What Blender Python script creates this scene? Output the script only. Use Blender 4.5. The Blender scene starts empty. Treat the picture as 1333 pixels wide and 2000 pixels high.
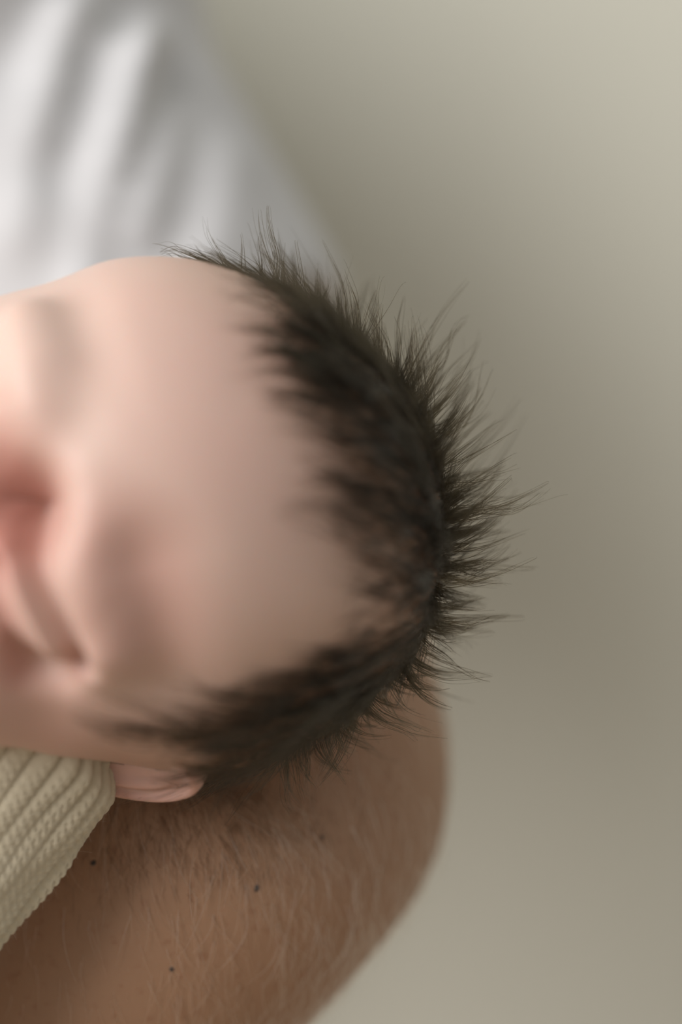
import bpy, bmesh, math
import numpy as np
from mathutils import Vector
rng = np.random.default_rng(7)
C = bpy.context.scene.collection
sc = bpy.context.scene

# ------------------------------------------------------------------ camera, world, lights, exposure
H0 = 1.20                      # height of the picture centre above the floor (m)
D = 0.60                       # focus distance
cam_d = bpy.data.cameras.new('camera'); cam = bpy.data.objects.new('camera', cam_d); C.objects.link(cam)
cam.location = (0, -D, H0); cam.rotation_euler = (math.pi/2, 0, 0)
cam_d.sensor_fit = 'VERTICAL'; cam_d.sensor_height = 36; cam_d.lens = 36*D/0.2
cam_d.clip_start = 0.02; cam_d.clip_end = 30
cam_d.dof.use_dof = True; cam_d.dof.focus_distance = D + 0.004; cam_d.dof.aperture_fstop = 2.9
sc.camera = cam

w = bpy.data.worlds.new('room_ambient'); sc.world = w; w.use_nodes = True
bg = w.node_tree.nodes['Background']; bg.inputs[0].default_value = (0.98, 0.99, 0.94, 1); bg.inputs[1].default_value = 0.43

def area(name, loc, target, sx, sy, power, col):
    l = bpy.data.lights.new(name, 'AREA'); l.shape = 'RECTANGLE'; l.size = sx; l.size_y = sy; l.energy = power; l.color = col
    o = bpy.data.objects.new(name, l); C.objects.link(o); o.location = loc
    o.rotation_euler = (Vector(target)-Vector(loc)).to_track_quat('-Z', 'Y').to_euler(); return o
area('window_daylight', (-1.50, -1.10, 1.98), (0, 0.05, 1.18), 1.4, 1.6, 51, (1.0, 0.985, 0.97))
sc.view_settings.view_transform = 'Standard'; sc.view_settings.look = 'None'
sc.view_settings.gamma = 1; sc.view_settings.use_curve_mapping = False
sc.view_settings.exposure = 0.08
sc.cycles.use_denoising = True
sc.cycles.max_bounces = 6

# ------------------------------------------------------------------ helpers
def at(px, py, y=0.0):
    """point of the place at depth y that lies on the sight line of photo pixel (px, py)"""
    s = (D + y)/D*1e-4
    return np.array([(px-666.5)*s, y, H0 + (1000-py)*s])
def proj(P):
    s = D/(D + P[..., 1])*1e4
    return np.stack([666.5 + P[..., 0]*s, 1000 - (P[..., 2]-H0)*s], -1)

def mesh_obj(name, verts, faces, mat, parent=None, smooth=True, uv=None, attr=None):
    me = bpy.data.meshes.new(name)
    verts = np.asarray(verts, dtype=np.float32)
    me.from_pydata(verts.tolist(), [], [tuple(int(i) for i in f) for f in faces]) if not isinstance(faces, np.ndarray) else fast(me, verts, faces)
    if smooth: me.polygons.foreach_set('use_smooth', np.ones(len(me.polygons), dtype=bool))
    if attr:
        for k, a in attr.items():
            t = me.attributes.new(k, 'FLOAT', 'POINT'); t.data.foreach_set('value', np.asarray(a, dtype=np.float32))
    me.update(); me.validate()
    o = bpy.data.objects.new(name, me); C.objects.link(o)
    if mat: me.materials.append(mat)
    if parent: o.parent = parent; o.matrix_parent_inverse = parent.matrix_world.inverted() if False else o.matrix_parent_inverse
    return o
def fast(me, v, f):
    n = len(f); k = f.shape[1]
    me.vertices.add(len(v)); me.vertices.foreach_set('co', v.ravel())
    me.loops.add(n*k); me.loops.foreach_set('vertex_index', f.astype(np.int32).ravel())
    me.polygons.add(n); me.polygons.foreach_set('loop_start', np.arange(0, n*k, k, dtype=np.int32))
    me.update(calc_edges=True)
def grid_faces(nu, nv, wrap_v=False):
    i = np.arange(nu-1)[:, None]; j = np.arange(nv if wrap_v else nv-1)[None, :]; j2 = (j+1) % nv
    return np.stack(np.broadcast_arrays(i*nv+j, (i+1)*nv+j, (i+1)*nv+j2, i*nv+j2), -1).reshape(-1, 4)
def empty(name, loc, label, cat):
    o = bpy.data.objects.new(name, None); C.objects.link(o); o.location = loc; o.empty_display_size = .02
    o['label'] = label; o['category'] = cat
    bpy.context.view_layer.update(); return o
def fuse(o, voxel, its):
    """weld overlapping shells into one continuous skin and soften it"""
    md = o.modifiers.new('fuse', 'REMESH'); md.mode = 'VOXEL'; md.voxel_size = voxel; md.use_smooth_shade = True
    md = o.modifiers.new('soften', 'SMOOTH'); md.factor = .5; md.iterations = its
    bpy.context.view_layer.update()
    me = bpy.data.meshes.new_from_object(o.evaluated_get(bpy.context.evaluated_depsgraph_get()))
    o.modifiers.clear(); old = o.data; m_ = old.materials[0]; o.data = me; bpy.data.meshes.remove(old); me.name = o.name
    if not me.materials: me.materials.append(m_)
    me.polygons.foreach_set('use_smooth', np.ones(len(me.polygons), dtype=bool)); return me
def under(o, p):
    o.parent = p; o.matrix_parent_inverse = p.matrix_world.inverted(); return o
def strands(name, paths, radius, mat, parent, kind='stuff'):
    """paths (n, k, 3), radius (n, k): hair strands as one Curves object"""
    n, k, _ = paths.shape
    hc = bpy.data.hair_curves.new(name); hc.add_curves([k]*n)
    hc.attributes['position'].data.foreach_set('vector', paths.astype(np.float32).ravel())
    ra = hc.attributes.get('radius') or hc.attributes.new('radius', 'FLOAT', 'POINT')
    ra.data.foreach_set('value', radius.astype(np.float32).ravel())
    o = bpy.data.objects.new(name, hc); C.objects.link(o); hc.materials.append(mat); under(o, parent)
    o['kind'] = kind; return o
def unit(v): return v/np.maximum(np.linalg.norm(v, axis=-1, keepdims=True), 1e-9)
def sstep(a, b, x):
    t = np.clip((x-a)/(b-a), 0, 1); return t*t*(3-2*t)
def pseg(P, poly):
    """distance from points P (n,3 or n,2) to a polyline"""
    poly = np.asarray(poly, float); d = np.full(len(P), 1e9)
    if len(poly) == 1: return np.linalg.norm(P-poly[0], axis=1)
    for a, b in zip(poly[:-1], poly[1:]):
        ab = b-a; t = np.clip(((P-a)@ab)/(ab@ab), 0, 1); d = np.minimum(d, np.linalg.norm(P-a-t[:, None]*ab, axis=1))
    return d
def spline(pts, n):
    """Catmull-Rom through rows of pts, n samples"""
    p = np.asarray(pts, float); p = np.vstack([2*p[0]-p[1], p, 2*p[-1]-p[-2]]); m = len(p)-3
    t = np.linspace(0, m-1e-6, n); i = t.astype(int); f = (t-i)[:, None]
    a, b, c, d = p[i], p[i+1], p[i+2], p[i+3]
    return .5*(2*b+(c-a)*f+(2*a-5*b+4*c-d)*f*f+(3*b-a-3*c+d)*f**3)

# ------------------------------------------------------------------ materials
def mat(name):
    m = bpy.data.materials.new(name); m.use_nodes = True; nt = m.node_tree; return m, nt, nt.nodes['Principled BSDF']
def ramp(nt, fac, stops):
    r = nt.nodes.new('ShaderNodeValToRGB'); e = r.color_ramp.elements
    while len(e) < len(stops): e.new(.5)
    for el, (p, c) in zip(e, stops): el.position = p; el.color = (*c, 1)
    nt.links.new(fac, r.inputs[0]); return r.outputs[0]
def noise(nt, scale, detail=3, rough=.5, coord='Object'):
    tc = nt.nodes.new('ShaderNodeTexCoord'); n = nt.nodes.new('ShaderNodeTexNoise')
    n.inputs['Scale'].default_value = scale; n.inputs['Detail'].default_value = detail; n.inputs['Roughness'].default_value = rough
    nt.links.new(tc.outputs[coord], n.inputs['Vector']); return n.outputs['Fac']
def mixc(nt, fac, a, b, mode='MIX'):
    m = nt.nodes.new('ShaderNodeMix'); m.data_type = 'RGBA'; m.blend_type = mode
    for s, v in ((m.inputs[0], fac), (m.inputs[6], a), (m.inputs[7], b)):
        if isinstance(v, (int, float)): s.default_value = v
        elif isinstance(v, tuple): s.default_value = (*v, 1)
        else: nt.links.new(v, s)
    return m.outputs[2]
def bump(nt, b, fac, strength, dist):
    n = nt.nodes.new('ShaderNodeBump'); n.inputs['Strength'].default_value = strength; n.inputs['Distance'].default_value = dist
    nt.links.new(fac, n.inputs['Height']); nt.links.new(n.outputs[0], b.inputs['Normal'])
def attrn(nt, name):
    a = nt.nodes.new('ShaderNodeAttribute'); a.attribute_name = name; return a.outputs['Fac']
def hairmat(name, col, rough=.35):
    m = bpy.data.materials.new(name); m.use_nodes = True; nt = m.node_tree
    for n in list(nt.nodes):
        if n.type == 'BSDF_PRINCIPLED': nt.nodes.remove(n)
    h = nt.nodes.new('ShaderNodeBsdfHairPrincipled'); h.parametrization = 'COLOR'
    h.inputs['Color'].default_value = (*col, 1); h.inputs['IOR'].default_value = 1.42; h.inputs['Roughness'].default_value = rough; h.inputs['Radial Roughness'].default_value = .4
    nt.links.new(h.outputs[0], nt.nodes['Material Output'].inputs['Surface']); return m

m_wall, nt, b = mat('beige_wall_paint')
nt.links.new(mixc(nt, noise(nt, 9, 4), (.615, .60, .52), (.64, .625, .545)), b.inputs['Base Color'])
b.inputs['Roughness'].default_value = .85; bump(nt, b, noise(nt, 260, 2), .12, .001)
m_floor, nt, b = mat('oak_floor')
nt.links.new(mixc(nt, noise(nt, 4, 5), (.36, .25, .16), (.46, .34, .23)), b.inputs['Base Color']); b.inputs['Roughness'].default_value = .5
m_trim, nt, b = mat('white_trim_paint'); b.inputs['Base Color'].default_value = (.75, .73, .68, 1); b.inputs['Roughness'].default_value = .4

m_skin, nt, b = mat('newborn_skin')
c = mixc(nt, noise(nt, 38, 3, .55), (.71, .525, .445), (.655, .43, .37))
c = mixc(nt, noise(nt, 85, 2), c, (.65, .49, .42))
c = mixc(nt, attrn(nt, 'flush'), c, (.44, .195, .155))
c = mixc(nt, attrn(nt, 'scalp_shade'), c, (.33, .19, .125))  # brown of the haired scalp, plus shade painted on the head's crown side
nt.links.new(c, b.inputs['Base Color'])
b.inputs['Roughness'].default_value = .48; b.inputs['Specular IOR Level'].default_value = .38
b.inputs['Subsurface Weight'].default_value = .35; b.inputs['Subsurface Radius'].default_value = (1.0, .36, .2); b.inputs['Subsurface Scale'].default_value = .0035
bump(nt, b, noise(nt, 900, 3), .12, .0004)

m_arm, nt, b = mat('tanned_skin')
c = mixc(nt, noise(nt, 45, 3), (.315, .175, .104), (.365, .210, .128))
fr = ramp(nt, noise(nt, 420, 2), [(.60, (0, 0, 0)), (.72, (1, 1, 1))])
c = mixc(nt, fr, c, (.30, .155, .09)); nt.links.new(c, b.inputs['Base Color'])
b.inputs['Roughness'].default_value = .5; b.inputs['Specular IOR Level'].default_value = .35
b.inputs['Subsurface Weight'].default_value = .2; b.inputs['Subsurface Radius'].default_value = (1.0, .35, .2); b.inputs['Subsurface Scale'].default_value = .002
bump(nt, b, noise(nt, 1100, 4, .65), .35, .0005)

m_shirt, nt, b = mat('white_cotton')
nt.links.new(mixc(nt, noise(nt, 20, 3), (.535, .525, .535), (.58, .57, .58)), b.inputs['Base Color'])
b.inputs['Roughness'].default_value = .9; b.inputs['Sheen Weight'].default_value = .15; bump(nt, b, noise(nt, 1500, 2), .1, .0004)
m_knit, nt, b = mat('cream_wool')
nt.links.new(mixc(nt, noise(nt, 300, 3), (.565, .49, .355), (.64, .57, .435)), b.inputs['Base Color'])
b.inputs['Roughness'].default_value = .95; b.inputs['Sheen Weight'].default_value = .25; b.inputs['Specular IOR Level'].default_value = .1
bump(nt, b, noise(nt, 2600, 3, .7), .6, .0004)
m_mole, nt, b = mat('mole_skin'); b.inputs['Base Color'].default_value = (.035, .022, .018, 1); b.inputs['Roughness'].default_value = .6
m_hair = hairmat('dark_baby_hair', (.0062, .0046, .0025), .5)
m_armhair = hairmat('blond_arm_hair', (.80, .62, .42), .3)
m_palehair = hairmat('pale_arm_hair', (.93, .83, .68), .22)
m_darkarm = hairmat('brown_arm_hair', (.03, .018, .010), .4)
m_fuzz = hairmat('wool_fuzz', (.75, .68, .55), .5)

# ------------------------------------------------------------------ the room
def box(name, lo, hi, m, kind='structure'):
    lo, hi = np.array(lo), np.array(hi)
    v = np.array([[x, y, z] for x in (lo[0], hi[0]) for y in (lo[1], hi[1]) for z in (lo[2], hi[2])])
    o = mesh_obj(name, v, [(0, 1, 3, 2), (4, 6, 7, 5), (0, 4, 5, 1), (2, 3, 7, 6), (0, 2, 6, 4), (1, 5, 7, 3)], m, smooth=False)
    o['kind'] = kind; return o
WY = 0.275
box('wall_back', (-3, WY, 0), (3, WY+.12, 2.6), m_wall)
box('floor', (-3, -3, -.08), (3, WY+.12, 0), m_floor)
box('baseboard_back', (-3, WY-.014, 0), (3, WY, .09), m_trim)

# ------------------------------------------------------------------ the baby: head surface
HC = at(305, 1020, 0.0)
def head_axes(t, p, r):
    U = np.array([math.cos(t), -math.sin(t), 0]); F = np.array([-math.sin(t), -math.cos(t), 0]); L = np.array([0, 0, -1.])
    F2 = F*math.cos(p)-L*math.sin(p); L2 = L*math.cos(p)+F*math.sin(p)
    c, s = math.cos(r), math.sin(r); Q = np.array([[c, 0, -s], [0, 1, 0], [s, 0, c]])
    return Q@np.stack([L2, F2, U], 1)          # columns: lateral (towards the lower ear), front, crown
RM = head_axes(*np.radians([17, 14, 14]))
HS = 0.0104
def to_world(h): return HC + (h@RM.T)*HS
def ell(p, c, s):
    q = (p-np.array(c)); k0 = np.linalg.norm(q/np.array(s), axis=1); k1 = np.linalg.norm(q/np.array(s)**2, axis=1)
    return k0*(k0-1)/np.maximum(k1, 1e-6)
def cap(p, a, b, ra, rb):
    a, b = np.array(a), np.array(b); ab = b-a; t = np.clip(((p-a)@ab)/(ab@ab), 0, 1)
    return np.linalg.norm(p-a-t[:, None]*ab, axis=1)-(ra+(rb-ra)*t)
def smin(a, b, k):
    h = np.clip(.5+.5*(b-a)/k, 0, 1); return b+(a-b)*h-k*h*(1-h)
def head_sdf(p):
    q = p.copy(); q[:, 0] = np.abs(q[:, 0])
    d = ell(q, (0, -.2, .2), (4.9, 5.5, 4.95))
    d = smin(d, ell(q, (0, 1.9, -2.9), (3.9, 3.2, 3.6)), 1.2)
    d = smin(d, ell(q, (2.2, 3.0, -3.5), (1.9, 1.8, 1.9)), .9)
    d = smin(d, ell(q, (0, 3.8, -5.9), (1.1, .9, .8)), .9)
    d = smin(d, ell(q, (1.9, 3.75, -1.75), (1.2, 1.05, .85)), .35)
    d = smin(d, cap(q, (0, 4.7, -2.0), (0, 5.75, -3.2), .35, .55), .6)
    d = smin(d, ell(q, (.55, 5.25, -3.25), (.45, .45, .38)), .3)
    d = smin(d, ell(q, (0, 4.65, -4.35), (1.05, .55, .26)), .3)
    d = smin(d, ell(q, (0, 4.55, -4.85), (.9, .55, .28)), .25)
    d = smin(d, cap(q, (0, -1.0, -3), (0, -1.6, -7), 2.3, 2.1), 1.0)
    return d
NT, NP = 330, 420
th = np.linspace(0.004, math.pi-.004, NT); ph = np.linspace(0, 2*math.pi, NP, endpoint=False)
TH, PH = np.meshgrid(th, ph, indexing='ij')
dirs = np.stack([np.sin(TH)*np.cos(PH), np.cos(TH), np.sin(TH)*np.sin(PH)], -1).reshape(-1, 3)   # pole along the face direction
r = np.full(len(dirs), 11.0)
for _ in range(60): r = np.maximum(r-.8*head_sdf(dirs*r[:, None]), .5)
HP = to_world(dirs*r[:, None])

# sculpt the outline: radial easing about the head's middle, in the plane that faces the viewer
CP = np.array([380., 1010.])
contour = np.array([(0, 570), (40, 565), (100, 549), (150, 531), (200, 510), (250, 502), (300, 499), (350, 502), (400, 510), (450, 524), (500, 545), (550, 570),
    (600, 594), (650, 627), (700, 668), (750, 718), (790, 768), (820, 815), (842, 870), (856, 930), (862, 1000), (862, 1060), (856, 1120), (845, 1175),
    (828, 1228), (805, 1270), (770, 1315), (730, 1353), (680, 1393), (630, 1428), (570, 1464), (510, 1490), (450, 1506), (390, 1512), (320, 1505), (250, 1493), (205, 1488),
    (150, 1484), (100, 1477), (50, 1470), (0, 1461)], float)
ca = np.arctan2(-(contour[:, 1]-CP[1]), contour[:, 0]-CP[0]); cr = np.linalg.norm(contour-CP, axis=1)
o_ = np.argsort(ca); ca, cr = ca[o_], cr[o_]
for it in range(3):
    pp = proj(HP); a = np.arctan2(-(pp[:, 1]-CP[1]), pp[:, 0]-CP[0]); rr = np.linalg.norm(pp-CP, axis=1)
    nb = 180; bi = ((a+math.pi)/(2*math.pi)*nb).astype(int) % nb; mx = np.zeros(nb); np.maximum.at(mx, bi, rr)
    bc = (np.arange(nb)+.5)/nb*2*math.pi-math.pi
    tgt = np.interp(bc, ca, cr); sc_ = tgt/np.maximum(mx, 1)
    left = np.abs(bc) > 2.28                                # beyond the frame: keep the modelled face
    sc_[left] = np.nan
    ok = ~np.isnan(sc_); e0 = sc_[ok][np.argmax(bc[ok])]; e1 = sc_[ok][np.argmin(bc[ok])]
    sc_[left] = np.where(bc[left] > 0, e0, e1)
    k = np.exp(-.5*(np.arange(-6, 7)/2.0)**2); k /= k.sum()
    sm = np.convolve(np.concatenate([sc_[-6:], sc_, sc_[:6]]), k, 'valid')
    f = np.interp(a, np.concatenate([bc-2*math.pi, bc, bc+2*math.pi]), np.tile(sm, 3))
    wgt = sstep(60, 380, rr)
    f = 1+(f-1)*wgt
    cx = at(CP[0], CP[1], 0)
    s_ = (D+HP[:, 1])/D
    HP[:, 0] = cx[0]*s_ + (HP[:, 0]-cx[0]*s_)*f
    HP[:, 2] = H0 + (cx[2]-H0)*s_ + (HP[:, 2]-H0-(cx[2]-H0)*s_)*f

def grid_normals(P):
    G = P.reshape(NT, NP, 3); du = np.gradient(G, axis=0); dv = np.roll(G, -1, 1)-np.roll(G, 1, 1)
    n = unit(np.cross(dv, du)).reshape(-1, 3)
    ctr = P.mean(0)
    if np.mean(np.sum(n*(P-ctr), 1)) < 0: n = -n
    return n
def on_head(px, py):
    """nearest front-facing grid vertex of the head to a sight line"""
    pp = proj(HP); d = np.linalg.norm(pp-np.array([px, py]), axis=1); d = d + np.where(HN[:, 1] > 0, 1e6, 0) + (HP[:, 1]*200)
    return HP[np.argmin(d)]
HN = grid_normals(HP)
flush = np.zeros(len(HP))
strokes = [   # (pixels the stroke runs through, height in mm, half width in mm)
    ([(45, 990)], -10.0, 6.5),
    ([(-10, 890), (25, 950)], -6.0, 6.0),
    ([(28, 1035), (60, 1115), (100, 1195), (132, 1250), (150, 1305)], -5.0, 1.9),
    ([(2, 1075), (32, 1155), (70, 1225), (98, 1270)], 4.6, 2.8),
    ([(-25, 1120), (-2, 1190), (38, 1275), (80, 1320)], -4.6, 3.0),
    ([(100, 960), (145, 1050), (180, 1160), (205, 1270)], 3.8, 5.5),
    ([(262, 1120), (285, 1230), (315, 1340)], -3.4, 8.0),
    ([(56, 640), (68, 715), (60, 795), (32, 850)], 5.0, 5.6),
    ([(138, 620), (150, 710), (140, 800)], -1.2, 5.0),
    ([(90, 1320), (130, 1400)], -2.5, 8.0),
    ([(190, 1310), (200, 1400)], 1.2, 7.0),
]
disp = np.zeros(len(HP))
for pts, amp, wd in strokes:
    poly = [on_head(x, y) for x, y in pts]
    g = np.exp(-.5*(pseg(HP, poly)/(wd*1e-3))**2); disp += g*amp*1e-3
HP = HP + HN*disp[:, None]
for pts, amp, wd in [([(10, 950), (0, 1040)], 1.0, 10), ([(245, 1080), (270, 1200)], .55, 11), ([(40, 1060), (148, 1300)], .55, 4), ([(-10, 1180), (30, 1300)], .7, 6), ([(0, 1370), (90, 1430)], .45, 14), ([(430, 660), (480, 850)], .28, 22), ([(280, 900), (330, 780)], .15, 12)]:
    poly = [on_head(x, y) for x, y in pts]
    flush = np.maximum(flush, amp*np.exp(-.5*(pseg(HP, poly)/(wd*1e-3))**2))
HN = grid_normals(HP)

# hair density over the head (the hairline runs from the brow corner to the ear)
hairline = np.array([(400, 490), (462, 525), (535, 580), (572, 640), (572, 720), (600, 790), (635, 850), (650, 920), (655, 990), (675, 1060), (700, 1120), (712, 1180), (680, 1240),
                     (610, 1290), (530, 1325), (440, 1365), (350, 1405), (280, 1440), (225, 1475), (190, 1520)], float)
poly_h = np.vstack([hairline, [(190, 1900), (1400, 1900), (1400, 100), (385, 100)]])
def inside(P, poly):
    x, y = P[:, 0], P[:, 1]; r = np.zeros(len(P), bool); n = len(poly)
    for i in range(n):
        x0, y0 = poly[i]; x1, y1 = poly[(i+1) % n]
        c = ((y0 > y) != (y1 > y)); xs = (x1-x0)*(y-y0)/((y1-y0) if y1 != y0 else 1e-9)+x0; r ^= c & (x < xs)
    return r
def gs(P, c, s): return np.exp(-.5*(((P[:, 0]-c[0])/s[0])**2+((P[:, 1]-c[1])/s[1])**2))
def hair_density(P, N):
    q = proj(P); sd = pseg(q, hairline)*np.where(inside(q, poly_h), 1, -1)
    base = sstep(-25, 70, sd)
    v = .20 + 1.0*gs(q, (690, 690), (125, 80)) + .7*gs(q, (790, 850), (60, 130)) + .8*gs(q, (680, 1330), (170, 50)) + .30*gs(q, (430, 1430), (140, 36)) + .75*sstep(800, 850, q[:, 0])
    front = np.clip(v, 0, 1)*base
    ed = sstep(-.35, .05, N[:, 1])                     # towards and past the rim, the back of the head
    back = .75*sstep(-.02, .03, ((P-HC)@RM[:, 2])+.01) * (sd > -40)
    d_ = np.where(N[:, 1] > 0, np.maximum(back, base*.5), np.maximum(front, base*ed*.75))
    return d_*np.where((q[:, 0] < 420) & (N[:, 1] < .05), sstep(0, 25, 1462+.04*(q[:, 0]-200)-q[:, 1]+25*0), 1)*sstep(380, 430, q[:, 0]+np.where(q[:, 1] > 900, 900, 0))
dens = hair_density(HP, HN)
shade_tint = sstep(-170, 110, pseg(proj(HP), hairline)*np.where(inside(proj(HP), poly_h), 1, -1)); shade_tint = np.where(HN[:, 1] > 0, .6, shade_tint)  # shade of the side away from the window, painted in as browner skin
flush = flush*(1-dens)
idx = np.arange(NT*NP).reshape(NT, NP)

# ear: shell with rolled rim, hollow bowl and a lobe, joined into the head mesh
def ear(side):
    nu, nv = 26, 72
    V = []
    for s in (0, 1):                     # outer skin, then the back skin
        u = np.linspace(0, 1, nu); v = np.linspace(0, 2*math.pi, nv, endpoint=False); Uu, Vv = np.meshgrid(u, v, indexing='ij')
        a = 1.60*(1+.10*np.sin(Vv)); bb = .98*(1+.22*np.sin(Vv))
        x = bb*Uu*np.cos(Vv); z = a*Uu*np.sin(Vv)
        rim = .26*np.exp(-((Uu-.90)/.10)**2)*sstep(-.8, -.2, np.sin(Vv)) + .13*np.exp(-((Uu-.60)/.12)**2)*sstep(.2, -.6, np.cos(Vv)) - .32*np.exp(-(((x-.12)/.36)**2+((z+.1)/.55)**2))
        h = .16 + rim + .10*Uu if s == 0 else -.10 + .10*Uu
        h = h*np.sqrt(np.clip(1-Uu**10, 0, 1)) + .12*Uu*(Uu > 0)
        V.append(np.stack([x, z, h], -1).reshape(-1, 3))
    V = np.vstack(V)
    f0 = grid_faces(nu, nv, True); f1 = f0[:, ::-1]+nu*nv
    j = np.arange(nv); e0 = (nu-1)*nv+j; e1 = (nu-1)*nv+(j+1) % nv
    fr = np.stack([e0, e1, e1+nu*nv, e0+nu*nv], -1)
    F = np.vstack([f0, f1, fr])
    if side < 0: F = F[:, ::-1]
    return V, F
def place_ear(side, c, fwd, up):
    V, F = ear(side)
    up = unit(np.array(up)); fwd = np.array(fwd); fwd = unit(fwd-up*(fwd@up)); out = np.cross(up, fwd)
    if out @ (np.array(c)-HC) < 0: out = -out
    return np.array(c) + (V[:, :1]*fwd + V[:, 1:2]*up + V[:, 2:]*out)*0.0104, F
EAR_C = at(230, 1466, -.003)
e1v, e1f = place_ear(1, EAR_C, (-.15, -.86, .58), (.985, -.05, -.16))
upc = HP[np.argmin(np.linalg.norm(HP-to_world(np.array([[-4.6, -2.4, -1.4]])), axis=1))]
e2v, e2f = place_ear(-1, upc, RM[:, 1]*.9-RM[:, 0]*.5, RM[:, 2]*.97)
n0 = len(HP)
poleA = np.mean(HP[idx[0]], 0); poleB = np.mean(HP[idx[-1]], 0)
V = np.vstack([HP, e1v, e2v, poleA[None], poleB[None]])
quads = np.vstack([grid_faces(NT, NP, True), e1f+n0, e2f+n0+len(e1v)])
pa = len(V)-2; pb = len(V)-1
tris = [(pa, int(idx[0, (j+1) % NP]), int(idx[0, j])) for j in range(NP)]+[(pb, int(idx[-1, j]), int(idx[-1, (j+1) % NP])) for j in range(NP)]
ne = len(V)-n0
baby = empty('person', HC, 'sleeping newborn baby with dark spiky hair, head resting on the bare tanned arm', 'person')
bo = mesh_obj('body', V, [tuple(q) for q in quads.tolist()]+tris, m_skin,
              attr={'flush': np.concatenate([flush, np.full(ne, .50)]), 'scalp_shade': np.concatenate([np.clip(dens*.72+.62*shade_tint, 0, .92), np.zeros(ne)])})
bm = bmesh.new(); bm.from_mesh(bo.data); bmesh.ops.recalc_face_normals(bm, faces=bm.faces); bm.to_mesh(bo.data); bm.free()
bo.data.polygons.foreach_set('use_smooth', np.ones(len(bo.data.polygons), dtype=bool))
under(bo, baby)

# ------------------------------------------------------------------ the baby's hair
def surf_r(P):
    """radial clearance of points above the head: returns the matching surface point"""
    d = unit(((P-HC)@RM))           # head axes; the grid is laid out by direction before sculpting, so match by nearest direction
    return d
cen = at(380, 1010, 0.0)
dir_grid = unit(HP-cen); rad_grid = np.linalg.norm(HP-cen, axis=1)
# table of surface radius by direction (about cen) so that no strand dips under the skin
nA, nB = 180, 360
tb = np.zeros((nA, nB)); cnt = np.zeros((nA, nB))
def ab(d): return np.clip((np.arccos(np.clip(d[:, 2], -1, 1))/math.pi*nA).astype(int), 0, nA-1), ((np.arctan2(d[:, 1], d[:, 0])+math.pi)/(2*math.pi)*nB).astype(int) % nB
ia, ib = ab(dir_grid); np.add.at(tb, (ia, ib), rad_grid); np.add.at(cnt, (ia, ib), 1)
for _ in range(6):
    m0 = cnt == 0
    if not m0.any(): break
    s = sum(np.roll(tb, k, ax) for k in (1, -1) for ax in (0, 1)); c_ = sum(np.roll(cnt, k, ax) for k in (1, -1) for ax in (0, 1))
    tb[m0] = s[m0]; cnt[m0] = c_[m0]
tb = tb/np.maximum(cnt, 1)

area_w = np.repeat((np.linalg.norm(np.gradient(HP.reshape(NT, NP, 3), axis=0), axis=2)*np.linalg.norm(np.roll(HP.reshape(NT, NP, 3), -1, 1)-HP.reshape(NT, NP, 3), axis=2)).reshape(-1), 1)
vis = np.where(HN[:, 1] < .15, 1.0, .22)
whorl = on_head(858, 1110) + np.array([.002, .030, 0])
def sample(n, wts):
    i = rng.choice(len(HP), n, p=wts/wts.sum())
    return i
K = 10
jit = lambda n, q: rng.normal(0, q, (n, 3))
wt = area_w*dens*vis
def guide_paths(P, N, length, rnd, stand):
    q = proj(P)
    fl = P-whorl; fl = unit(fl-N*np.sum(fl*N, 1, keepdims=True))
    top = gs(q, (500, 530), (170, 100)); right = gs(q, (880, 960), (120, 260)); low = gs(q, (780, 1390), (170, 110))
    lift = np.where(stand, .50+.02*top+.26*right+.15*low, .15)
    lift = np.clip(lift+rnd[:, 0]*np.where(stand, .13, .09), .05, 1.05)[:, None]
    d0 = unit(N*lift + fl*(1.08-lift) + rnd[:, 1:4]*np.where(stand, .13, .17)[:, None])
    # towards the tip: crown hair curls up, nape hair curls out to the right, the rest lies back down
    st = stand.astype(float)[:, None]
    bend = (-N*.24*(1-st) + st*(np.array([-.15, 0, 1.])*(.36*right+.20*top+.12)[:, None] + np.array([.95, 0, .45])*low[:, None]) + rnd[:, 4:7]*.20)
    t = np.linspace(0, 1, K)[None, :, None]; L = length[:, None, None]
    X = P[:, None]+L*(t*d0[:, None]+t*t*.62*bend[:, None])
    wav = np.sin(t*math.pi*(1.3+np.abs(rnd[:, 7:8, None]))+rnd[:, 8:9, None]*3)*t
    return X + L*np.where(stand, .085, .05)[:, None, None]*wav*unit(np.cross(d0, rnd[:, 1:4]+1e-3))[:, None]
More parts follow.
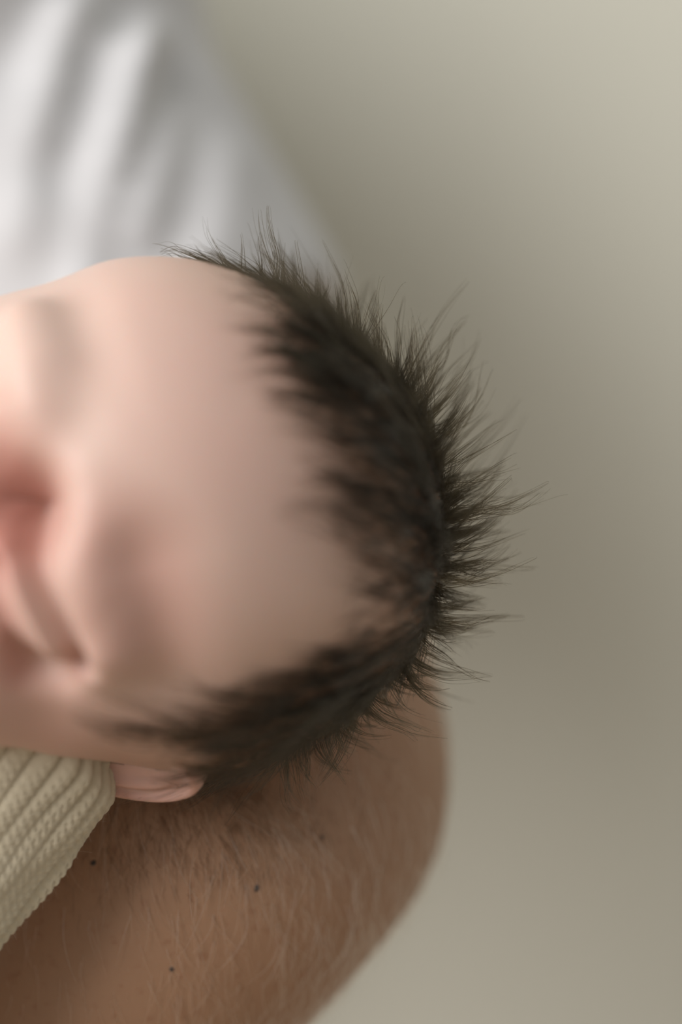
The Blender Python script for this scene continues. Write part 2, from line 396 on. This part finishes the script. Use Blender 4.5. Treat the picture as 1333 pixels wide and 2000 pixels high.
def lock_of_hair(NG, NS, wts, mean_len, sd_len, stand, tight, own_r, keep):
    gi = rng.choice(len(HP), NG, p=wts/wts.sum())
    gP, gN = HP[gi]+jit(NG, .0003), HN[gi]
    q = proj(gP)
    gl = np.clip(rng.normal(mean_len, sd_len, NG), mean_len*.45, mean_len*1.7)
    if stand: gl *= (1+.22*gs(q, (900, 960), (90, 240)))*(1-.25*gs(q, (760, 1400), (150, 90)))*(1-.22*gs(q, (600, 600), (170, 120)))
    S = np.full(NG, stand); grnd = rng.normal(0, 1, (NG, 9)); GX = guide_paths(gP, gN, gl, grnd, S)
    if stand:                                   # a handful of hairs rooted close about every lock
        own = rng.choice(NG, NS); sP = gP[own]+np.cross(gN[own], jit(NS, own_r)); sN = gN[own]
    else:
        si = rng.choice(len(HP), NS, p=wts/wts.sum()); sP, sN = HP[si]+jit(NS, .00035), HN[si]; own = np.zeros(NS, int)
        for a0 in range(0, NS, 2000): own[a0:a0+2000] = ((sP[a0:a0+2000, None]-gP[None])**2).sum(2).argmin(1)
    sl = gl[own]*np.clip(rng.normal(.90, .20, NS), .3, 1.35)
    SX = guide_paths(sP, sN, sl, rng.normal(0, .38 if stand else .6, (NS, 9))+grnd[own]*(.92 if stand else .6), np.full(NS, stand))
    t = np.linspace(0, 1, K)[None, :, None]
    cl = (np.clip(rng.beta(tight, 1.4, NS), 0, .985))[:, None, None]*t**.6
    frac = (sl/gl[own])[:, None]*np.linspace(0, 1, K)[None]*(K-1)          # follow the lock only as far as the hair is long
    f0 = np.clip(frac.astype(int), 0, K-2); ff = np.clip(frac-f0, 0, 1.3)[..., None]
    Gs = np.take_along_axis(GX[own], f0[..., None].repeat(3, 2), 1)*(1-ff)+np.take_along_axis(GX[own], (f0+1)[..., None].repeat(3, 2), 1)*ff
    SX = SX*(1-cl)+(Gs+(sP-gP[own])[:, None]*(1-.90*t))*cl
    stray = rng.random(NS) < .07
    SX[stray] += (rng.normal(0, .0018, (NS, 1, 3))*t**1.5)[stray]
    flat = SX.reshape(-1, 3); dv = flat-cen; rr = np.linalg.norm(dv, axis=1); ia, ib = ab(dv/rr[:, None]); need = tb[ia, ib]+.0002
    lo = rr < need; lo.reshape(NS, K)[:, 0] = False
    flat[lo] = cen+(dv/rr[:, None])[lo]*need[lo, None]
    return flat.reshape(NS, K, 3)
qh = proj(HP)
LY = lock_of_hair(750, 9500, wt*np.where(HN[:, 1] > -.12, .45, 1), (.0148), .0035, False, 4, 0, 0)
crest = area_w*np.exp(-.5*((HN[:, 1]+.03)/.10)**2)*sstep(.15, .5, dens)*(1+.9*gs(qh, (880, 980), (100, 230)))
crest *= sstep(390, 450, qh[:, 0])*np.where(qh[:, 0] < 560, np.where(qh[:, 1] < 900, 1.0, .0), 1)
ST = lock_of_hair(280, 2150, crest, .0115, .0033, True, 9, .00055, 0)
SX = np.vstack([LY, ST]); NS = len(SX)
tt = np.linspace(0, 1, K)[None]
srad = (np.clip(rng.normal(.000064, .000013, NS), .00003, .0001)[:, None])*(1-.80*tt**1.2)
strands('hair', SX, srad, m_hair, baby)

# ------------------------------------------------------------------ the adult: arm, then t-shirt
def tube(axis, rad, up, nv=96, bulge=None):
    """sweep an ellipse (radii rad[:,0] in the picture plane, rad[:,1] in depth) along axis"""
    n = len(axis); tn = unit(np.gradient(axis, axis=0)); s = unit(np.cross(tn, np.array(up))); w_ = unit(np.cross(s, tn))
    v = np.linspace(0, 2*math.pi, nv, endpoint=False)
    P = axis[:, None]+s[:, None]*(rad[:, :1]*np.cos(v))[..., None]+w_[:, None]*(rad[:, 1:]*np.sin(v))[..., None]
    return P, s, w_
adult = empty('person', at(350, 600, .20), 'adult in a white t-shirt cradling the baby on one bare tanned arm', 'person')
# right-hand outline of the arm, shoulder to wrist: (px, py, in-plane radius m, depth radius m, depth of axis m)
out = np.array([(420, 330, .046, .044, .150), (500, 470, .046, .044, .142), (580, 620, .045, .045, .130), (690, 820, .043, .045, .116), (795, 1050, .042, .044, .111), (852, 1230, .041, .044, .099), (868, 1380, .041, .044, .087),
                (896, 1520, .043, .044, .075), (894, 1625, .046, .043, .066), (854, 1732, .047, .0425, .060), (780, 1828, .048, .042, .054), (706, 1914, .047, .041, .053), (616, 2016, .046, .040, .053), (430, 2180, .040, .037, .052),
                (260, 2370, .035, .032, .051), (110, 2540, .030, .026, .050), (0, 2670, .027, .021, .050)], float)
O = spline(out, 150)
E = np.array([at(a, b_, d_) for a, b_, d_ in O[:, [0, 1, 4]]])
tg = unit(np.gradient(E, axis=0)); nrm = unit(np.cross(tg, np.array([0, 1., 0]))); nrm = np.where((nrm[:, 0:1]+nrm[:, 2:3]*-.3) < 0, -nrm, nrm)
for _ in range(12): nrm = unit(.5*nrm+.25*np.roll(nrm, 1, 0)*1+.25*np.roll(nrm, -1, 0)) if False else nrm
AX = E-nrm*O[:, 2:3]
# smooth the axis at the bend
for _ in range(60): AX[1:-1] = .5*AX[1:-1]+.25*(AX[:-2]+AX[2:])
NV = 120
v = np.linspace(0, 2*math.pi, NV, endpoint=False)
sv = E-AX; sr = np.linalg.norm(sv, axis=1); sv = unit(sv); 
wv = np.tile(np.array([0, 1., 0]), (len(AX), 1))
cosv, sinv = np.cos(v), np.sin(v)
AP = AX[:, None]+sv[:, None]*(sr[:, None]*cosv)[..., None]+wv[:, None]*(O[:, 3][:, None]*sinv)[..., None]
# bony elbow point
AP = AP.reshape(-1, 3)
# hand: palm and five fingers, out of the picture, closing round the blanket
hand_o = AX[-1]; hd = unit(AX[-1]-AX[-8])
def chain(pts, rads, n=10, nv=14):
    A = spline(pts, n); R_ = spline(np.array(rads)[:, None], n)[:, 0]
    tn = unit(np.gradient(A, axis=0)); s = unit(np.cross(tn, [.3, 1, .2])); w_ = np.cross(s, tn)
    vv = np.linspace(0, 2*math.pi, nv, endpoint=False)
    P = A[:, None]+R_[:, None, None]*(s[:, None]*np.cos(vv)[:, None]+w_[:, None]*np.sin(vv)[:, None])
    fc = [tuple(f) for f in grid_faces(n, nv, True).tolist()]; P = P.reshape(-1, 3)
    P = np.vstack([P, A[0][None], A[-1][None]+tn[-1]*R_[-1]*.6]); a_, b2 = len(P)-2, len(P)-1
    fc += [(a_, (j+1) % nv, j) for j in range(nv)]+[(b2, (n-1)*nv+j, (n-1)*nv+(j+1) % nv) for j in range(nv)]
    return P, fc
faces = [tuple(f) for f in grid_faces(len(AX), NV, True).tolist()]
verts = [AP]; off = len(AP)
capA = AX[0][None]; verts.append(capA); faces += [(off, (j+1) % NV, j) for j in range(NV)]; off += 1
capB = AX[-1][None]; verts.append(capB); faces += [(off, (len(AX)-1)*NV+j, (len(AX)-1)*NV+(j+1) % NV) for j in range(NV)]; off += 1
side = unit(np.cross(hd, [0, 1., 0])); front = np.array([0, -1., 0])
elbow = chain([at(562, 1345, .089), at(522, 1505, .072), at(485, 1650, .063)], [.038, .0425, .041], 14, 60)
verts.append(elbow[0]); faces += [tuple(i+off for i in f) for f in elbow[1]]; off += len(elbow[0])
arm = mesh_obj('body', np.vstack(verts), faces, m_arm)
fuse(arm, .0018, 420)
n_ = len(arm.data.vertices); av = np.zeros(n_*3, np.float32); arm.data.vertices.foreach_get('co', av)
verts = [av.reshape(-1, 3)]; off = n_; faces = [tuple(p_.vertices) for p_ in arm.data.polygons]
bpy.data.objects.remove(arm)
parts = [chain([hand_o-hd*.03, hand_o+hd*.02, hand_o+hd*.06, hand_o+hd*.085], [.024, .030, .034, .026], 14, 24)]
for k_, (sx, ln) in enumerate(((-.030, .062), (-.010, .074), (.011, .070), (.030, .055))):
    b0 = hand_o+hd*.068+side*sx
    parts.append(chain([b0, b0+hd*ln*.45+front*.004, b0+hd*ln*.75+front*ln*.35, b0+hd*ln*.70+front*ln*.75], [.0105, .0095, .0088, .0072]))
b0 = hand_o+hd*.015-side*.024
parts.append(chain([b0, b0-side*.022+hd*.02+front*.014, b0-side*.026+hd*.045+front*.03, b0-side*.018+hd*.064+front*.036], [.014, .0115, .010, .008]))
for P, fc in parts:
    verts.append(P); faces += [tuple(i+off for i in f) for f in fc]; off += len(P)
AV = np.vstack(verts)
arm = mesh_obj('body', AV, faces, m_arm)
bm = bmesh.new(); bm.from_mesh(arm.data); bmesh.ops.recalc_face_normals(bm, faces=bm.faces); bm.to_mesh(arm.data); bm.free()
fuse(arm, .0016, 16)
under(arm, adult)
# arm surface lookup
_n = len(arm.data.vertices); AGf = np.zeros(_n*3, np.float32); arm.data.vertices.foreach_get('co', AGf); AGf = AGf.reshape(-1, 3).astype(float)
ANf = np.zeros(_n*3, np.float32); arm.data.vertices.foreach_get('normal', ANf); ANf = ANf.reshape(-1, 3).astype(float)
def on_arm(px, py):
    pp = proj(AGf); d = np.linalg.norm(pp-np.array([px, py]), axis=1)+np.where(ANf[:, 1] > 0, 1e6, 0); i = np.argsort(d)[:4]
    wts = 1/(d[i]+1e-3); wts /= wts.sum(); return (AGf[i]*wts[:, None]).sum(0), unit((ANf[i]*wts[:, None]).sum(0))
for px, py, sx, sy in ((182, 1685, 8, 6.5), (502, 1733, 6.5, 8.5), (335, 1893, 5.5, 7), (630, 1636, 5, 6)):
    p, n_ = on_arm(px, py); nu, nv = 7, 18
    a_ = unit(np.cross(n_, [0, 0, 1.])); b_ = np.cross(n_, a_)
    u = np.linspace(0, 1, nu)[:, None]; vv = np.linspace(0, 2*math.pi, nv, endpoint=False)[None]
    rr_ = u*(1+.12*np.sin(2*vv+px)+.08*np.sin(3*vv+py))
    P = p+((rr_*np.cos(vv)*sx*1e-4)[..., None]*a_+(rr_*np.sin(vv)*sy*1e-4)[..., None]*b_+((np.cos(u*1.7)*.00035+0*vv)-.00005)[..., None]*n_)
    mo = mesh_obj('mole', P.reshape(-1, 3), grid_faces(nu, nv, True), m_mole); under(mo, adult)
    mo['label'] = 'small dark mole'
# hairs of the forearm
def arm_hairs(n, seed_w, length, col):
    i = rng.choice(len(AGf), n, p=seed_w/seed_w.sum())
    P = AGf[i]+rng.normal(0, .0006, (n, 3))*np.array([1, .1, 1]); N = ANf[i]
    # re-seat the jittered root on the skin
    P = P - N*0.00005
    dn = np.array([.10, 0, -1.])+rng.normal(0, .21, (n, 3)); dn = unit(dn-N*np.sum(dn*N, 1, keepdims=True))
    L = np.clip(rng.normal(length, length*.35, n), length*.3, length*2)[:, None, None]
    t = np.linspace(0, 1, 6)[None, :, None]; cv = unit(np.cross(N, dn))*rng.normal(0, .25, (n, 1))
    lf = np.abs(rng.normal(.26, .12, (n, 1)))
    return P[:, None]+L*(t*(dn+N*lf)[:, None]+t*t*(cv-N*lf*.75)[:, None])
qa = proj(AGf); aw = np.where((ANf[:, 1] < .35) & (qa[:, 1] > 1150) & (qa[:, 1] < 2500), 1.0, 0)
aw = aw*(.25+gs(qa, (500, 1780), (220, 260)))
X1 = arm_hairs(1500, aw, .0074, 0)
strands('arm_hair', X1, np.full((len(X1), 6), .000050)*(1-.7*np.linspace(0, 1, 6)[None]**1.5), m_armhair, adult)

X3 = arm_hairs(260, aw*gs(qa, (540, 1780), (150, 190)), .0095, 0)
strands('long_arm_hair', X3, np.full((len(X3), 6), .000072)*(1-.75*np.linspace(0, 1, 6)[None]**1.3), m_palehair, adult)
X2 = arm_hairs(1300, aw*gs(qa, (330, 1600), (170, 70)), .0040, 0)
strands('dark_arm_hair', X2, np.full((len(X2), 6), .000035)*(1-.7*np.linspace(0, 1, 6)[None]**1.5), m_darkarm, adult)

# t-shirt: torso and sleeve fused, then folds pressed into it
def shirt():
    vs, fs, off = [], [], 0
    # torso: stacked ovals from hips to neck
    rows = [(.62, .165, .085), (.80, .155, .082), (1.00, .155, .082), (1.15, .170, .082), (1.27, .188, .083), (1.345, .180, .075), (1.385, .130, .062), (1.42, .080, .058), (1.445, .065, .052)]
    R_ = spline(rows, 60); nv = 90; vv = np.linspace(0, 2*math.pi, nv, endpoint=False)
    cx, cy = -.220, .163
    P = np.stack([cx-.55*np.clip(1.27-R_[:, :1], 0, 1)**.9+R_[:, 1:2]*np.sign(np.cos(vv))*np.abs(np.cos(vv))**.85, cy+R_[:, 2:3]*np.sign(np.sin(vv))*np.abs(np.sin(vv))**.85, R_[:, :1]+0*vv], -1).reshape(-1, 3)
    vs.append(P); fs += [tuple(f) for f in grid_faces(60, nv, True).tolist()]
    fs += [tuple(range(nv))[::-1], tuple(59*nv+j for j in range(nv))]; off += len(P)
    # sleeves
    for sgn in (1, -1):
        if sgn > 0:
            A = spline([at(-300, -120, .165), at(-175, 35, .162), at(-55, 229, .158), at(85, 480, .150), at(220, 712, .143), at(275, 810, .14)], 40)
        else:
            A = spline([(-.33, .165, 1.39), (-.37, .16, 1.34), (-.40, .15, 1.27), (-.42, .14, 1.20), (-.425, .135, 1.18)], 40)
        rr = spline(np.array([[.050, .05], [.057, .055], [.060, .058], [.060, .058], [.060, .057]]), 40)
        P, _, _ = tube(A, rr, (0, 1, 0), 60)
        P = P.reshape(-1, 3); vs.append(P); fs += [tuple(i+off for i in f) for f in grid_faces(40, 60, True).tolist()]
        fs += [tuple(off+j for j in range(60))[::-1], tuple(off+39*60+j for j in range(60))]; off += len(P)
    return np.vstack(vs), fs
sv_, sf_ = shirt()
tmp = mesh_obj('t_shirt', sv_, sf_, m_shirt)
bm = bmesh.new(); bm.from_mesh(tmp.data); bmesh.ops.recalc_face_normals(bm, faces=bm.faces); bm.to_mesh(tmp.data); bm.free()
me2 = fuse(tmp, .0040, 14)
n = len(me2.vertices); P = np.zeros(n*3, np.float32); me2.vertices.foreach_get('co', P); P = P.reshape(-1, 3).astype(float)
N = np.zeros(n*3, np.float32); me2.vertices.foreach_get('normal', N); N = N.reshape(-1, 3)
folds = [  # ridge lines in the shirt's front (px at the shirt's own depth), height mm, width mm
    ([(290, 80), (270, 170), (235, 300), (195, 460), (165, 580)], 13, 6), ([(330, 130), (290, 260), (230, 400), (200, 500)], -10, 6),
    ([(130, 40), (105, 180), (70, 330), (40, 460)], 10, 7), ([(190, 60), (150, 200), (105, 330)], -11, 7), ([(10, 110), (60, 40), (110, -30)], -12, 10),
    ([(140, 10), (215, 65), (280, 115)], 9, 5), ([(250, 10), (240, 60)], -9, 6), ([(330, 230), (300, 340), (280, 430)], 8, 7), ([(390, 260), (370, 380), (330, 500)], -6, 8),
    ([(310, 0), (330, 90), (370, 190)], -5, 8), ([(440, 330), (420, 450), (380, 560)], 5, 9)]
fr = np.clip(-N[:, 1]*1.6, 0, 1)
q = proj(P); dsp = np.zeros(n)
for pts, amp, wd in folds:
    dsp += amp*.33e-3*np.exp(-.5*(pseg(q, pts)/(wd*5.2))**2)
P = P+N*(dsp*fr)[:, None]
me2.vertices.foreach_set('co', P.astype(np.float32).ravel()); me2.update()
me2.polygons.foreach_set('use_smooth', np.ones(len(me2.polygons), dtype=bool))
if not me2.materials: me2.materials.append(m_shirt)
under(tmp, adult); tmp['label'] = 'white cotton t-shirt with soft folds'

# ------------------------------------------------------------------ the knitted blanket round the baby's body
edge0 = np.array([259., 1521.]); ed = np.array([-.620, .785])
BD = unit(np.array([ed[0], -.10, -ed[1]]))                    # down along the forearm
perp = unit(np.array([.785, 0, -.620]))                      # towards the lower right
R0 = .036; BY = .002
A0 = at(*edge0, BY)-perp*R0
nU, nV = 300, 520
Lb = .34
us = np.concatenate([np.linspace(0, .060, 230, endpoint=False), np.linspace(.060, Lb, nU-230)])
phi0 = np.linspace(-1, 1, nV); 
ang = np.where(np.abs(phi0) < .62, phi0/.62*1.75, np.sign(phi0)*(1.75+(np.abs(phi0)-.62)/.38*(math.pi-1.75)))
ang = ang - .85                                             # finest towards the side that shows: 0 = lower right, -pi/2 = towards the viewer
def blanket():
    Uu, An = np.meshgrid(us, ang, indexing='ij')
    g = np.exp(-Uu/.015)
    Rr = R0*(1+.10*sstep(.02, .16, Uu))*np.where(Uu > .22, np.sqrt(np.clip(1-((Uu-.22)/(Lb-.22))**2, 0.0004, 1)), 1)
    Rr = Rr-.0042*np.exp(-(Uu/.0036)**2)                  # rolled-in rim at the neck
    s = An*R0                                            # arc length round the bundle
    rib_w = .0056
    rib = np.abs(np.sin(math.pi*(s/rib_w+.5)))
    ribh = (.0030*(rib**.5-.78)-.0022*np.exp(-(rib/.22)**2))*(.13+1.0*np.exp(-(Uu/.0125)**2))
    # a hem strand along the lower edge
    hem = .0011*np.exp(-((s+.0035)/.0016)**2)*sstep(.012, .022, Uu) - .0012*np.exp(-((s+.0068)/.0010)**2)*sstep(.010, .020, Uu)
    # stitches: slanted lobes of every V with a small hole between
    cw, chh = .0023, .0021
    cc = s/cw; ci = np.floor(cc); fx = cc-ci-.5
    vv = Uu/chh + np.abs(fx)*1.1 + .5*(ci % 2)
    lobe = (.5+.5*np.cos(2*math.pi*(vv)))
    st = .00028*(lobe**.7-.5) - .00048*np.exp(-(fx/.15)**2)*(.15+.85*(1-lobe)**2) - .00030*np.exp(-((np.abs(fx)-.5)/.10)**2)
    h = ribh+hem+st*(.45+.55*sstep(.004, .014, Uu))+.0006*np.sin(Uu*210+s*90)*np.sin(s*260-1.3)
    rad = Rr+h*(Rr/R0)
    front = np.array([0, 1., 0]); front = unit(front-BD*(front@BD)); pr = unit(perp-BD*(perp@BD)-front*(perp@front))
    ctr = A0+Uu[..., None]*BD
    # the bundle is fuller towards its middle
    dep = .42+.55*sstep(.03, .20, Uu)                   # thin where it tucks under the cheek, fuller round the body
    ctr = ctr-pr*(.022*sstep(.03, .2, Uu))[..., None]-front*(.018*sstep(.03, .2, Uu))[..., None]
    return ctr+pr*(rad*np.cos(An))[..., None]+front*(rad*np.sin(An)*dep)[..., None]
BP = blanket().reshape(-1, 3)
rim = A0 + BD*.012
bf = grid_faces(nU, nV)
# inner lip folding back into the bundle, then the closing disc
G = BP.reshape(nU, nV, 3); first = G[0]
lip = rim+(first-A0)*.80
Vb = np.vstack([BP, lip, (A0+BD*.03)[None], (A0+BD*Lb)[None]])
nb0 = len(BP); fl_ = [tuple(f) for f in bf.tolist()]
fl_ += [(j+1, nb0+j+1, nb0+j, j)[::-1] for j in range(nV-1)]
fl_ += [(nb0+j, nb0+j+1, nb0+nV) for j in range(nV-1)]
fl_ += [((nU-1)*nV+j+1, (nU-1)*nV+j, nb0+nV+1) for j in range(nV-1)]
bl = mesh_obj('knit_blanket', Vb, fl_, m_knit)
bm = bmesh.new(); bm.from_mesh(bl.data); bmesh.ops.remove_doubles(bm, verts=bm.verts, dist=1e-6); bmesh.ops.recalc_face_normals(bm, faces=bm.faces); bm.to_mesh(bl.data); bm.free()
bl.data.polygons.foreach_set('use_smooth', np.ones(len(bl.data.polygons), dtype=bool))
bpy.context.view_layer.update()
bl['label'] = 'cream ribbed knit blanket wrapped round the baby below its cheek'; bl['category'] = 'blanket'
# wool fuzz
BN = unit(np.cross(np.roll(G, -1, 1)-np.roll(G, 1, 1), np.gradient(G, axis=0)))
axp = A0+((G-A0)@BD)[..., None]*BD; BN = np.where(np.sum(BN*(G-axp), -1, keepdims=True) < 0, -BN, BN)
GG = G[:230, 3:-3].reshape(-1, 3); NN = BN[:230, 3:-3].reshape(-1, 3); i = rng.choice(len(GG), 2600)
t = np.linspace(0, 1, 5)[None, :, None]; L = rng.uniform(.0004, .0016, (2600, 1, 1))
tv = rng.normal(0, 1, (2600, 3)); X = GG[i][:, None]+L*(t*(NN[i]*.6+tv*.6)[:, None]+t*t*rng.normal(0, .5, (2600, 1, 3)))
strands('fuzz', X, np.full((2600, 5), .000012), m_fuzz, bl)
